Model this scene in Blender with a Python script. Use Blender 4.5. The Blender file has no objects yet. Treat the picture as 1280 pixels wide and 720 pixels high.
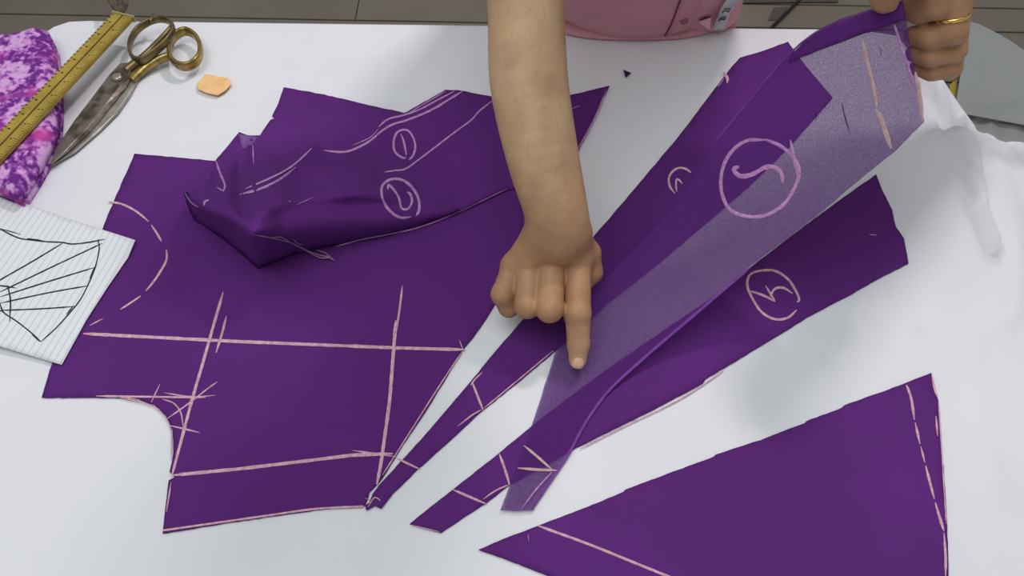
import bpy, bmesh, math, random
import numpy as np
from mathutils import Vector, Matrix, noise as mn
from mathutils.geometry import delaunay_2d_cdt
random.seed(4)
C = bpy.context.scene.collection
SC = bpy.context.scene
# ------------------------------------------------------------ camera, world, lights, exposure
# metres; z = 0 is the top of the cutting table, the floor lies 0.74 below it
H = 0.78; FPX = 1108.5; TILT = math.radians(35)
cd = bpy.data.cameras.new('camera'); cam = bpy.data.objects.new('camera', cd); C.objects.link(cam)
cam.location = (0, 0, H); cam.rotation_euler = (TILT, 0, 0)
cd.sensor_width = 36; cd.lens = FPX / 1280 * 36; cd.clip_start = .01
SC.camera = cam
w = bpy.data.worlds.new('world'); SC.world = w; w.use_nodes = True
w.node_tree.nodes['Background'].inputs[0].default_value = (.93, .98, 1.0, 1)
w.node_tree.nodes['Background'].inputs[1].default_value = .37
def area(name, loc, target, sx, sy, power, col):
    l = bpy.data.lights.new(name, 'AREA'); l.shape = 'RECTANGLE'; l.size = sx; l.size_y = sy; l.energy = power; l.color = col
    o = bpy.data.objects.new(name, l); C.objects.link(o); o.location = loc
    o.rotation_euler = (Vector(target) - Vector(loc)).to_track_quat('-Z', 'Y').to_euler()
    return o
area('tube_lamp_light', (.72, 1.62, 1.95), (.1, .5, 0),   .26, .10, 20, (1.0, .91, .96))
area('overhead_fill_light', (-.35, .3, 1.9), (0, .6, 0), 1.3, 1.3, 19.5, (.95, 1.0, 1.0))  # broad overhead fill, added to soften the tailor's shadow
SC.view_settings.view_transform = 'Standard'; SC.view_settings.look = 'None'
SC.view_settings.exposure = 0.0; SC.view_settings.gamma = 1; SC.view_settings.use_curve_mapping = False

# ------------------------------------------------------------ helpers
cT, sT = math.cos(TILT), math.sin(TILT)
def P(x, y, z=0.0):
    """point of the horizontal plane at height z that the photograph shows at (x, y)"""
    dx = (x - 640) / FPX; dy = -(y - 360) / FPX
    d = (dx, dy * cT + sT, dy * sT - cT); t = (z - H) / d[2]
    return Vector((t * d[0], t * d[1], z))
def lin(c):
    return tuple(((v / 255) / 12.92 if v / 255 <= .04045 else ((v / 255 + .055) / 1.055) ** 2.4) for v in c) + (1,)
def mat(name, c1, c2=None, scale=20, rough=.8, metal=0, bump=0, bscale=200, bdist=.001, spec=.3, detail=4, sheen=0, ramp=(.35, .65), alpha=None):
    m = bpy.data.materials.new(name); m.use_nodes = True; nt = m.node_tree; N = nt.nodes; L = nt.links
    b = N['Principled BSDF']; b.inputs['Roughness'].default_value = rough; b.inputs['Metallic'].default_value = metal
    b.inputs['Specular IOR Level'].default_value = spec; b.inputs['Sheen Weight'].default_value = sheen
    b.inputs['Base Color'].default_value = lin(c1)
    tc = N.new('ShaderNodeTexCoord')
    if c2:
        n = N.new('ShaderNodeTexNoise'); n.inputs['Scale'].default_value = scale; n.inputs['Detail'].default_value = detail
        L.new(tc.outputs['Object'], n.inputs['Vector'])
        r = N.new('ShaderNodeValToRGB'); r.color_ramp.elements[0].position = ramp[0]; r.color_ramp.elements[1].position = ramp[1]
        r.color_ramp.elements[0].color = lin(c1); r.color_ramp.elements[1].color = lin(c2)
        L.new(n.outputs['Fac'], r.inputs['Fac']); L.new(r.outputs['Color'], b.inputs['Base Color'])
    if bump:
        n2 = N.new('ShaderNodeTexNoise'); n2.inputs['Scale'].default_value = bscale; n2.inputs['Detail'].default_value = 3
        L.new(tc.outputs['Object'], n2.inputs['Vector'])
        bp = N.new('ShaderNodeBump'); bp.inputs['Strength'].default_value = bump; bp.inputs['Distance'].default_value = bdist
        L.new(n2.outputs['Fac'], bp.inputs['Height']); L.new(bp.outputs['Normal'], b.inputs['Normal'])
    if alpha is not None: b.inputs['Alpha'].default_value = alpha
    return m
def link_mesh(name, verts, faces, m, parent=None, smooth=True):
    me = bpy.data.meshes.new(name); me.from_pydata([tuple(v) for v in verts], [], faces); me.update()
    o = bpy.data.objects.new(name, me); C.objects.link(o)
    if m: me.materials.append(m)
    if smooth: me.polygons.foreach_set('use_smooth', [True] * len(me.polygons))
    if parent is not None:
        o.parent = parent; o.location = -parent.location
    return o
def empty(name, loc, label, cat, group=None):
    o = bpy.data.objects.new(name, None); C.objects.link(o); o.location = loc; o.empty_display_size = .05
    tag(o, label, cat, group); return o
def tag(o, label, cat, group=None):
    o['label'] = label; o['category'] = cat
    if group: o['group'] = group
    return o
def solid(o, t, off=-1):
    md = o.modifiers.new('thickness', 'SOLIDIFY'); md.thickness = t; md.offset = off; return o
def bevel(o, w, seg=2):
    md = o.modifiers.new('bevel', 'BEVEL'); md.width = w; md.segments = seg; md.limit_method = 'ANGLE'; return o
def fix(o):
    bm = bmesh.new(); bm.from_mesh(o.data); bmesh.ops.recalc_face_normals(bm, faces=bm.faces); bm.to_mesh(o.data); bm.free(); return o
def resample(pts, step, closed=False):
    q = [tuple(p) for p in pts]
    if closed: q.append(q[0])
    out = []
    for a, b in zip(q[:-1], q[1:]):
        n = max(1, int(round(math.dist(a, b) / step)))
        for i in range(n): out.append(tuple(a[k] + (b[k] - a[k]) * i / n for k in range(len(a))))
    if not closed: out.append(q[-1])
    return out
def curve_pts(pts, n=6, closed=False):
    """Catmull-Rom through the points"""
    out = []; m = len(pts); rng = range(m) if closed else range(m - 1)
    g = lambda i: pts[i % m] if closed else pts[max(0, min(m - 1, i))]
    for i in rng:
        p0, p1, p2, p3 = g(i - 1), g(i), g(i + 1), g(i + 2)
        for j in range(n):
            t = j / n
            out.append(tuple(.5 * (2 * b + (c - a) * t + (2 * a - 5 * b + 4 * c - d) * t * t + (3 * b - a - 3 * c + d) * t ** 3) for a, b, c, d in zip(p0, p1, p2, p3)))
    if not closed: out.append(tuple(pts[-1]))
    return out
def inside(poly, x, y):
    r = False; j = len(poly) - 1
    for i in range(len(poly)):
        xi, yi = poly[i][0], poly[i][1]; xj, yj = poly[j][0], poly[j][1]
        if (yi > y) != (yj > y) and x < (xj - xi) * (y - yi) / (yj - yi) + xi: r = not r
        j = i
    return r
def seg_dist(pts, x, y, closed=False):
    """distance to a polyline and the running parameter (index + t)"""
    best = (1e9, 0); q = list(pts) + ([pts[0]] if closed else [])
    for i in range(len(q) - 1):
        ax, ay = q[i][0], q[i][1]; bx, by = q[i + 1][0], q[i + 1][1]
        l2 = (bx - ax) ** 2 + (by - ay) ** 2 or 1e-9
        t = max(0, min(1, ((x - ax) * (bx - ax) + (y - ay) * (by - ay)) / l2))
        d = math.hypot(x - ax - t * (bx - ax), y - ay - t * (by - ay))
        if d < best[0]: best = (d, i + t)
    return best
def interp(vals, s):
    i = min(int(s), len(vals) - 2); return vals[i] + (vals[i + 1] - vals[i]) * (s - i)
def sm(t): t = max(0, min(1, t)); return t * t * (3 - 2 * t)
def tri_region(poly, step, wob=0, bstep=None):
    b = resample(poly, bstep or step, True)
    if wob: b = [(x + random.uniform(-wob, wob), y + random.uniform(-wob, wob)) for x, y in b]
    xs = [p[0] for p in b]; ys = [p[1] for p in b]
    pts = [Vector(p) for p in b]; nb = len(b)
    x = min(xs) + step / 2
    row = 0
    while x < max(xs):
        y = min(ys) + (step / 2 if row % 2 else step)
        while y < max(ys):
            if inside(b, x, y) and seg_dist(b, x, y, True)[0] > step * .4: pts.append(Vector((x, y)))
            y += step
        x += step * .9; row += 1
    v, e, f, *_ = delaunay_2d_cdt(pts, [(i, (i + 1) % nb) for i in range(nb)], [], 1, 1e-7)
    f = [t for t in f if inside(b, sum(v[i][0] for i in t) / 3, sum(v[i][1] for i in t) / 3)]
    return v, f, nb
def cloth(name, poly, hf, step, m, parent=None, thick=.0007, wob=.35):
    """sheet of cloth lying along the height field hf; the outline is given in photograph units"""
    v, f, nb = tri_region(poly, step, wob, min(step, 7))
    vs = [P(p[0], p[1], hf(p[0], p[1])) for p in v]
    ar2 = lambda t: (v[t[1]][0] - v[t[0]][0]) * (v[t[2]][1] - v[t[0]][1]) - (v[t[1]][1] - v[t[0]][1]) * (v[t[2]][0] - v[t[0]][0])
    f = [t if ar2(t) < 0 else tuple(reversed(t)) for t in f]
    o = link_mesh(name, vs, f, m, parent)
    return solid(o, thick)
def stroke(name, pts, hf, m, parent, wpx=3.2, eps=.0009, taper=True, smooth=True, label=None):
    q = curve_pts(pts, 5) if smooth and len(pts) > 2 else list(pts)
    q = resample(q, 4)
    vs = []; fs = []; n = len(q)
    for i, (x, y) in enumerate(q):
        a = q[max(0, i - 1)]; b = q[min(n - 1, i + 1)]
        dx, dy = b[0] - a[0], b[1] - a[1]; l = math.hypot(dx, dy) or 1
        nx, ny = -dy / l, dx / l
        k = wpx * .5 * (1 + .25 * mn.noise(Vector((x * .11, y * .11, 3))))
        if taper: k *= .35 + .65 * min(1, min(i, n - 1 - i) / 3)
        for j, e in ((-1, 0), (0, 1), (1, 0)):
            X, Y = x + nx * k * j, y + ny * k * j
            vs.append(P(X, Y, hf(X, Y) + eps * (.45 + .55 * e)))
        if i:
            b0 = 3 * (i - 1)
            for j in (0, 1): fs.append((b0 + j, b0 + j + 1, b0 + j + 4, b0 + j + 3))
    o = link_mesh(name, vs, fs, m, parent)
    if label: o['label'] = label
    return o
def sweep(name, pts, a, b, m, parent=None, closed=False, up=(0, 0, 1), seg=10, square=1.0):
    """tube with an elliptical section: half-width a, half-height b (numbers or lists)"""
    n = len(pts); up = Vector(up); vs = []; fs = []
    for i, p in enumerate(pts):
        p = Vector(p); q0 = Vector(pts[(i - 1) % n] if closed else pts[max(0, i - 1)]); q1 = Vector(pts[(i + 1) % n] if closed else pts[min(n - 1, i + 1)])
        t = (q1 - q0).normalized(); s = t.cross(up).normalized(); u = s.cross(t).normalized()
        A = a[i] if isinstance(a, (list, tuple)) else a; B = b[i] if isinstance(b, (list, tuple)) else b
        for k in range(seg):
            an = 2 * math.pi * k / seg; ca, sa = math.cos(an), math.sin(an)
            ca = math.copysign(abs(ca) ** square, ca); sa = math.copysign(abs(sa) ** square, sa)
            vs.append(p + s * (A * ca) + u * (B * sa))
    for i in range(n if closed else n - 1):
        j = (i + 1) % n
        for k in range(seg):
            k2 = (k + 1) % seg; fs.append((i * seg + k, i * seg + k2, j * seg + k2, j * seg + k))
    if not closed: fs += [tuple(range(seg)), tuple((n - 1) * seg + k for k in range(seg))]
    return fix(link_mesh(name, vs, fs, m, parent))
def prism(name, top, bottom, m, parent=None, bev=0, smooth=False):
    n = len(top); vs = list(top) + list(bottom)
    fs = [tuple(range(n)), tuple(range(2 * n - 1, n - 1, -1))] + [(i, (i + 1) % n, n + (i + 1) % n, n + i) for i in range(n)]
    o = fix(link_mesh(name, vs, fs, m, parent, smooth))
    if bev: bevel(o, bev)
    return o
def box(name, lo, hi, m, parent=None, bev=0):
    x0, y0, z0 = lo; x1, y1, z1 = hi
    t = [(x0, y0, z1), (x1, y0, z1), (x1, y1, z1), (x0, y1, z1)]
    return prism(name, t, [(x, y, z0) for x, y, z in t], m, parent, bev)

# ------------------------------------------------------------ distance-field modelling of the figure
class Field:
    def __init__(s): s.items = []          # (fn, k)
    def cap(s, a, b, r1, r2=None, k=.006, flat=None, ff=1.0):
        r2 = r1 if r2 is None else r2
        s.items.append(('c', np.array(a, float), np.array(b, float), r1, r2, k, None if flat is None else np.array(Vector(flat).normalized(), float), ff)); return s
    def ell(s, c, r, k=.01, sub=False):
        s.items.append(('s' if sub else 'e', np.array(c, float), np.array(r, float), 0, 0, k, None, 1)); return s
    def ev(s, X, Y, Z):
        D = None
        for it in s.items:
            if it[0] == 'c':
                _, a, b, r1, r2, k, fl, ff = it; ab = b - a; L2 = float(ab @ ab) or 1e-12
                px, py, pz = X - a[0], Y - a[1], Z - a[2]
                t = np.clip((px * ab[0] + py * ab[1] + pz * ab[2]) / L2, 0, 1)
                qx, qy, qz = px - t * ab[0], py - t * ab[1], pz - t * ab[2]
                if fl is not None:
                    q = (qx * fl[0] + qy * fl[1] + qz * fl[2]); e = (1 / ff - 1) * q
                    qx, qy, qz = qx + e * fl[0], qy + e * fl[1], qz + e * fl[2]
                d = np.sqrt(qx * qx + qy * qy + qz * qz) - (r1 + (r2 - r1) * t)
            else:
                _, c, r = it[:3]; k = it[5]
                qx, qy, qz = (X - c[0]) / r[0], (Y - c[1]) / r[1], (Z - c[2]) / r[2]
                l = np.sqrt(qx * qx + qy * qy + qz * qz); d = (l - 1) * min(r)
            if D is None: D = d; continue
            if it[0] == 's':
                h = np.clip(.5 - .5 * (D + d) / k, 0, 1); D = D * (1 - h) + (-d) * h + k * h * (1 - h)
            else:
                h = np.clip(.5 + .5 * (D - d) / k, 0, 1); D = D * (1 - h) + d * h - k * h * (1 - h)
        return D
    def mesh(s, h, clip=None, margin=.02):
        lo = np.full(3, 1e9); hi = -lo
        for it in s.items:
            if it[0] == 's': continue
            if it[0] == 'c':
                r = max(it[3], it[4]); pts = [it[1] - r, it[2] - r, it[1] + r, it[2] + r]
            else: pts = [it[1] - it[2], it[1] + it[2]]
            lo = np.minimum(lo, np.min(pts, 0)); hi = np.maximum(hi, np.max(pts, 0))
        lo -= margin; hi += margin
        B = 12; n = (np.ceil((hi - lo) / h / B).astype(int)) * B + 1
        F = np.ones(n, np.float32)
        nb = (n - 1) // B
        bx, by, bz = [lo[i] + (np.arange(nb[i]) + .5) * B * h for i in range(3)]
        D = s.ev(*np.meshgrid(bx, by, bz, indexing='ij')); act = np.abs(D) < B * h * 1.35 + .012
        F = np.repeat(np.repeat(np.repeat(np.sign(D), B, 0), B, 1), B, 2).astype(np.float32); F = np.pad(F, ((0, 1),) * 3, mode='edge')
        for i, j, k in np.argwhere(act):
            g = [lo[a] + (np.arange(B + 1) + q * B) * h for a, q in enumerate((i, j, k))]
            F[i * B:i * B + B + 1, j * B:j * B + B + 1, k * B:k * B + B + 1] = s.ev(*np.meshgrid(*g, indexing='ij'))
        if clip is not None:
            gx, gy, gz = [lo[a] + np.arange(n[a]) * h for a in range(3)]
            F = np.maximum(F, clip(gx[:, None, None], gy[None, :, None], gz[None, None, :]).astype(np.float32))
        return nets(F, lo, h)
def nets(F, lo, h):
    S = F < 0; c = [S[i:S.shape[0] - 1 + i, j:S.shape[1] - 1 + j, k:S.shape[2] - 1 + k] for i in (0, 1) for j in (0, 1) for k in (0, 1)]
    tot = sum(x.astype(np.int8) for x in c); A = (tot > 0) & (tot < 8)
    idx = np.full(A.shape, -1, np.int64); cells = np.argwhere(A); idx[A] = np.arange(len(cells))
    acc = np.zeros((len(cells), 3)); cnt = np.zeros(len(cells))
    for ax in range(3):
        o = [a for a in range(3) if a != ax]
        for u in (0, 1):
            for v in (0, 1):
                p0 = cells.copy(); p0[:, o[0]] += u; p0[:, o[1]] += v; p1 = p0.copy(); p1[:, ax] += 1
                f0 = F[tuple(p0.T)]; f1 = F[tuple(p1.T)]; m = (f0 < 0) != (f1 < 0)
                t = np.where(m, f0 / np.where(m, f0 - f1, 1), 0); q = p0.astype(float); q[:, ax] += t
                acc[m] += q[m]; cnt[m] += 1
    V = acc / cnt[:, None] * h + lo
    Q = []
    for ax in range(3):
        o = [(ax + 1) % 3, (ax + 2) % 3]
        sl0 = [slice(None)] * 3; sl1 = [slice(None)] * 3; sl0[ax] = slice(0, -1); sl1[ax] = slice(1, None)
        for a in o: sl0[a] = slice(1, -1); sl1[a] = slice(1, -1)
        s0 = S[tuple(sl0)]; s1 = S[tuple(sl1)]
        e = np.argwhere(s0 != s1)
        if not len(e): continue
        flip = s1[tuple(e.T)]
        p = e.copy(); p[:, o[0]] += 1; p[:, o[1]] += 1
        def ci(d0, d1):
            q = p.copy(); q[:, o[0]] -= d0; q[:, o[1]] -= d1; return idx[tuple(q.T)]
        q = np.stack([ci(1, 1), ci(0, 1), ci(0, 0), ci(1, 0)], 1)
        q[flip] = q[flip][:, ::-1]; Q.append(q)
    return V, np.concatenate(Q)
def join_parts(parts):
    vs = []; fs = []; o = 0
    for V, Q in parts:
        vs += [tuple(v) for v in V]; fs += [tuple(int(i) + o for i in q) for q in Q]; o += len(V)
    return vs, fs

# ------------------------------------------------------------ materials
M_purple = mat('purple_cotton', (84, 37, 106), (91, 41, 115), 5, .92, bump=.25, bscale=1800, bdist=.0004, spec=.10)
M_chalk = mat('chalk_mark', (184, 138, 158), (212, 172, 180), 260, .95, spec=.05)
M_chalk_thin = mat('thin_chalk_mark', (162, 112, 168), (190, 144, 188), 260, .95, spec=.05)
M_tan_chalk = mat('tan_chalk_mark', (176, 146, 150), (200, 168, 160), 160, .95, spec=.05)
M_seam = mat('seam_highlight', (108, 58, 136), (118, 68, 146), 80, .9, spec=.1)
M_white = mat('white_cotton_sheet', (213, 214, 218), (219, 219, 222), 4, .95, bump=.3, bscale=26, bdist=.004, spec=.1)
M_ink = mat('pen_ink', (28, 28, 34), rough=.6)

# ------------------------------------------------------------ setting: floor of grey boards
M_board = mat('grey_board', (112, 104, 92), (122, 114, 102), 3, .55, bump=.3, bscale=120, bdist=.001, spec=.35)
M_gap = mat('dark_gap', (30, 24, 22), rough=.9)
floor = box('floor', (-3, -1.0, -.80), (3, 3.4, -.7465), M_gap); floor['kind'] = 'structure'
ROT = -.0283
def plank_mesh(x0, x1):
    w_ = .0925
    vs = [(x, y, z) for z in (0, -.006) for x, y in ((x0, 0), (x1, 0), (x1, w_), (x0, w_))]
    me = bpy.data.meshes.new('plank'); me.from_pydata(vs, [], [(0, 1, 2, 3), (7, 6, 5, 4), (0, 4, 5, 1), (1, 5, 6, 2), (2, 6, 7, 3), (3, 7, 4, 0)])
    bm = bmesh.new(); bm.from_mesh(me); bmesh.ops.recalc_face_normals(bm, faces=bm.faces)
    bmesh.ops.bevel(bm, geom=[e for e in bm.edges if all(v.co.z > -.001 for v in e.verts)], offset=.0015, segments=1, affect='EDGES'); bm.to_mesh(me); bm.free()
    me.materials.append(M_board); return me
cuts = [-2.9, -.417, 1.55, 2.9]
pm = [plank_mesh(cuts[i] + .001, cuts[i + 1] - .001) for i in range(3)]
cuts2 = [-2.9, -1.9, .62, 2.9]
pm2 = [plank_mesh(cuts2[i] + .001, cuts2[i + 1] - .001) for i in range(3)]
for r in range(-26, 14):
    for me in (pm if r % 2 == 0 else pm2):
        o = bpy.data.objects.new('plank', me); C.objects.link(o); o.parent = floor
        o.location = (0, 1.9205 + r * .0985 + .003, -.74 + random.uniform(-.0008, .0004)); o.rotation_euler = (0, 0, ROT)

# ------------------------------------------------------------ cutting table and its white sheet
back = [(46, 53), (55, 43), (68, 34), (86, 28), (110, 27), (350, 30), (600, 33), (850, 36), (1070, 38), (1120, 45), (1152, 88), (1190, 146), (1206, 170), (1222, 187), (1245, 190), (1290, 192)]
outline = [P(*p).xy for p in back] + [Vector((.80, .742)), Vector((.84, .70)), Vector((.84, .02)), Vector((.80, -.02)), Vector((-.60, -.02)), Vector((-.645, .02)), Vector((-.648, .90))]
outline = [(p.x, p.y) for p in outline]
M_wood = mat('plywood', (150, 118, 82), (170, 136, 96), 12, .7)
table = empty('cutting_table', (.1, .45, -.74), 'wooden cutting table covered by the white sheet', 'table')
cx_, cy_ = .1, .45
inner = [(cx_ + (x - cx_) * .985, cy_ + (y - cy_) * .982) for x, y in outline]
prism('tabletop', [(x, y, -.002) for x, y in inner], [(x, y, -.03) for x, y in inner], M_wood, table)
for x, y in ((-.56, .08), (.74, .08), (-.56, .85), (.50, .82)):
    box('leg', (x - .025, y - .025, -.74), (x + .025, y + .025, -.03), M_wood, table, .003)
folds = [  # polyline, height at it, half-width in photograph units
    ([(1152, 96), (1186, 148), (1210, 183), (1245, 197), (1300, 201)], .026, 8),
    ([(1185, 176), (1204, 186), (1213, 205), (1216, 235), (1224, 275), (1240, 318)], .028, 7),
    ([(1165, 172), (1190, 180), (1220, 197)], .014, 6),
    ([(1150, 120), (1162, 150), (1172, 172)], .008, 7),
    ([(1118, 362), (1124, 378), (1132, 390), (1142, 412)], .005, 6),
    ([(1240, 200), (1262, 260), (1270, 330), (1262, 400)], .008, 12),
    ([(905, 500), (915, 522), (912, 560)], .0025, 6),
    ([(845, 515), (855, 550), (850, 590)], .002, 7),
    ([(782, 560), (778, 600)], .002, 5),
    ([(1222, 420), (1214, 470), (1228, 540), (1250, 620)], .0025, 9),
]
def inv(x, y):
    d = (x, y, -H); yy = d[1] * cT - (-d[2]) * -sT if 0 else d[1] * cT + d[2] * sT; zz = -d[1] * sT + d[2] * cT
    return 640 + FPX * x / -zz, 360 - FPX * yy / -zz
def sheet_h(x, y):
    px, py = inv(x, y); h = 0
    for pl, a, wd in folds:
        d, _ = seg_dist(pl, px, py)
        if d < wd * 2.6: h = max(h, a * math.exp(-(d / wd) ** 2))
    h += .0012 * sm((px - 1190) / 60) * (1 + mn.noise(Vector((x * 14, y * 9, 0))))
    return h
v, f, nb = tri_region(outline, .0095, 0, .0095)
vs = [Vector((p[0], p[1], sheet_h(p[0], p[1]))) for p in v]
ol = [tuple(v[i]) for i in range(nb)]
cxm = sum(p[0] for p in ol) / nb; cym = sum(p[1] for p in ol) / nb
rings = [list(range(nb))]
for k, (off, dz) in enumerate(((.004, -.002), (.0075, -.008), (.009, -.02), (.014, -.09), (.02, -.17), (.022, -.24))):
    base = len(vs); ids = []
    for i in range(nb):
        a = Vector(ol[i - 1]); b = Vector(ol[(i + 1) % nb]); t = (b - a).normalized(); nrm = Vector((t.y, -t.x))
        if nrm.dot(Vector(ol[i]) - Vector((cxm, cym))) < 0: nrm = -nrm
        wv = (.012 * mn.noise(Vector((ol[i][0] * 9, ol[i][1] * 9, 5)))) * min(1, -dz / .1)
        q = Vector(ol[i]) + nrm * (off + wv); vs.append(Vector((q.x, q.y, dz + vs[i].z * (1 if k < 2 else .3)))); ids.append(base + i)
    rings.append(ids)
f = [t if (vs[t[1]] - vs[t[0]]).cross(vs[t[2]] - vs[t[0]]).z > 0 else tuple(reversed(t)) for t in f]
for A_, B_ in zip(rings[:-1], rings[1:]):
    for i in range(nb): f.append((A_[i], A_[(i + 1) % nb], B_[(i + 1) % nb], B_[i]))
sheet = tag(fix(link_mesh('tablecloth', vs, f, M_white)), 'white cotton sheet spread over the cutting table, rumpled at the right', 'tablecloth')

# ------------------------------------------------------------ purple fabric pieces
def noise_h(x, y, s=.02, a=.0006, o=0): return a * (.5 + .5 * mn.noise(Vector((x * s, y * s, o))))
# A: the bodice piece
hA = lambda x, y: .0016 + noise_h(x, y, .03, .0004, 1)
A = [(168, 192), (270, 201), (340, 205), (560, 205), (640, 215), (690, 225), (655, 300), (617, 384), (600, 410), (577, 440), (540, 502), (500, 562), (480, 595), (470, 607), (462, 615), (456, 632), (400, 637), (330, 647), (270, 656), (203, 667), (211, 600), (218, 596), (212, 590), (217, 565), (216, 538), (207, 519), (192, 506), (172, 499), (140, 497), (52, 497), (66, 450), (100, 360), (135, 268)]
bodice = cloth('bodice_fabric', A, hA, 9, M_purple)
tag(bodice, 'large purple bodice piece with curved armhole and long straight chalk lines', 'fabric')
SA = lambda pts, wd=3.2, **k: stroke('chalk_line', pts, hA, M_chalk, bodice, wd, **k)
for seg in ([(135, 252), (152, 255), (170, 264), (186, 277)], [(189, 281), (197, 293), (202, 302)], [(208, 312), (208, 325), (200, 340), (192, 352), (182, 364)], [(176, 370), (164, 378), (150, 387)]): SA(seg, 2.6)
SA([(129, 398), (112, 407)], 2)
SA([(104, 417), (200, 422), (300, 427), (400, 431), (500, 435), (581, 437)], 4, smooth=False)
SA([(279, 365), (268, 403), (254, 452), (240, 500), (228, 545), (215, 594)], 3.6)
SA([(283, 395), (278, 415), (270, 441)], 3)
SA([(120, 495), (190, 496), (257, 497)], 2.4); SA([(205, 491), (240, 496), (270, 494)], 1.8); SA([(175, 500), (150, 496)], 1.6)
SA([(189, 503), (200, 480)], 1.8); SA([(203, 499), (217, 504), (226, 516), (229, 534)], 1.8); SA([(208, 524), (235, 505), (258, 487), (272, 477)], 1.8); SA([(212, 532), (230, 536), (250, 541)], 2.2)
SA([(216, 594), (300, 586), (400, 574), (440, 569), (491, 567)], 4.2, smooth=False); SA([(440, 563), (470, 567), (495, 571)], 2)
SA([(503, 357), (499, 390), (494, 420)], 2.6); SA([(495, 400), (491, 450), (487, 500), (481, 545), (476, 580), (471, 606)], 4.2)
SA([(574, 425), (579, 437)], 2); SA([(204, 663), (260, 655), (330, 645), (395, 636), (454, 633)], 2.6, taper=False)
SA([(214, 602), (208, 640)], 1.8); SA([(578, 439), (552, 478), (515, 536), (478, 594)], 1.6)
SA([(455, 622), (470, 628)], 1.4); SA([(150, 497), (190, 507), (206, 521), (214, 540), (214, 575)], 1.4)

# B: the folded skirt pieces 1 and 2, puffed up along the near edge
RIDGE = [(228, 240), (257, 259), (294, 275), (316, 290), (332, 283), (352, 268), (400, 258), (450, 254), (520, 262), (570, 262), (601, 250), (636, 234), (700, 225)]
RH = [.050, .072, .092, .104, .094, .074, .060, .046, .022, .007, .004, .003, .003]
LOW = [(228, 243), (235, 260), (242, 275), (255, 283), (280, 300), (302, 318), (322, 336), (342, 328), (370, 317), (408, 309), (440, 303), (480, 296), (524, 284), (569, 268), (601, 253), (636, 236)]
LW = [34, 42, 56, 60, 60, 58, 56, 54, 50, 40, 30, 25, 20]
yat = lambda pl, x: float(np.interp(x, [p[0] for p in pl], [p[1] for p in pl]))
def hB(x, y):
    yr = yat(RIDGE, x); d, s = seg_dist(RIDGE, x, y)
    if y > yr:
        t = min(1, (y - yr) / max(2, yat(LOW, x) - yr)); rh = float(np.interp(x, [p[0] for p in RIDGE], RH)); e = float(np.interp(x, [320, 350], [1, 2.4]))
        return .003 + rh * (1 - t ** e)
    h = .003 + interp(RH, s) * math.exp(-(d / interp(LW, s)) ** 2 * .9)
    # valley that drops away left of the standing fold
    h0 = h; fd = sm(d / 14)
    d2, s2 = seg_dist([(303, 168), (301, 215), (300, 250), (312, 290)], x, y)
    side = x - (302)
    h -= .020 * math.exp(-(d2 / 9) ** 2) * (1 if s2 > .5 else s2 * 2)
    h += .012 * math.exp(-((x - 335) / 24) ** 2 - ((y - 250) / 32) ** 2)
    d3, s3 = seg_dist([(338, 212), (370, 204), (405, 212), (432, 208)], x, y)
    h += .008 * sm((y - 200) / 12) * math.exp(-(d3 / 11) ** 2)
    d4, s4 = seg_dist([(300, 232), (335, 224), (362, 210), (390, 186)], x, y)
    h += .010 * math.exp(-(d4 / 7) ** 2)
    h += .018 * math.exp(-((x - 440) / 50) ** 2 - ((y - 255) / 26) ** 2)
    h -= .008 * math.exp(-((x - 400) / 20) ** 2 - ((y - 235) / 18) ** 2)
    h += .007 * math.exp(-((x - 275) / 20) ** 2 - ((y - 215) / 20) ** 2)
    h += .003 * math.exp(-((x - 520) / 60) ** 2 - ((y - 160) / 30) ** 2)
    h += noise_h(x, y, .035, .007, 7) * (1 if x < 480 else max(0, (560 - x) / 80))
    return max(h0 + (h - h0) * fd, .0028)
B = [(269, 201), (285, 182), (299, 165), (310, 169), (325, 169), (332, 158), (338, 150), (343, 148), (340, 145), (348, 128), (355, 109), (405, 118), (455, 130), (506, 141), (530, 127), (557, 112), (577, 113), (616, 121), (690, 124), (730, 115), (762, 107), (745, 142), (720, 195), (700, 232), (672, 270), (655, 300), (650, 240), (628, 240), (601, 255), (570, 269), (540, 281), (510, 288), (480, 294), (450, 301), (420, 309), (400, 308), (385, 304), (365, 300), (345, 296), (318, 292), (300, 284), (275, 268), (247, 258), (240, 253), (230, 240), (245, 248), (262, 245), (275, 236)]
B2 = B[:B.index((655, 300))] + [(655, 300), (650, 238)] + [(636, 237)] + LOW[-2::-1][:-1] + [(229, 241), (252, 236), (266, 226)]
skirt = cloth('skirt_fabric', B2, hB, 5.5, M_purple)
tag(skirt, 'folded purple skirt pieces with chalked circled numbers 1 and 2, rumpled at the left', 'fabric')
SB = lambda pts, wd=2.4, m=M_chalk_thin, **k: stroke('chalk_line', pts, hB, m, skirt, wd, **k)
SB([(405, 188), (427, 190), (441, 187), (461, 177), (478, 163), (492, 155), (509, 150), (538, 138), (560, 125), (578, 114)], 2.6)
SB([(473, 159), (485, 149), (504, 144), (524, 137), (545, 126), (568, 114)], 2.2)
SB([(508, 143), (533, 128), (559, 113)], 1.6)
SB([(440, 182), (462, 172), (474, 160)], 1.2)
SB([(481, 215), (494, 213), (507, 211), (524, 199), (540, 187), (553, 177), (570, 164), (589, 150), (600, 138), (617, 125)], 2)
SB([(420, 308), (450, 300), (486, 293), (524, 284), (569, 267), (601, 252), (634, 236)], 1.7)
SB([(299, 243), (325, 236), (350, 224), (370, 209)], 3); SB([(306, 236), (330, 226), (355, 214), (372, 202), (390, 185)], 2.2)
SB([(270, 201), (275, 216), (281, 231), (279, 239)], 2.4); SB([(280, 239), (271, 234)], 2.6); SB([(316, 181), (317, 205)], 1.8)
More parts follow.
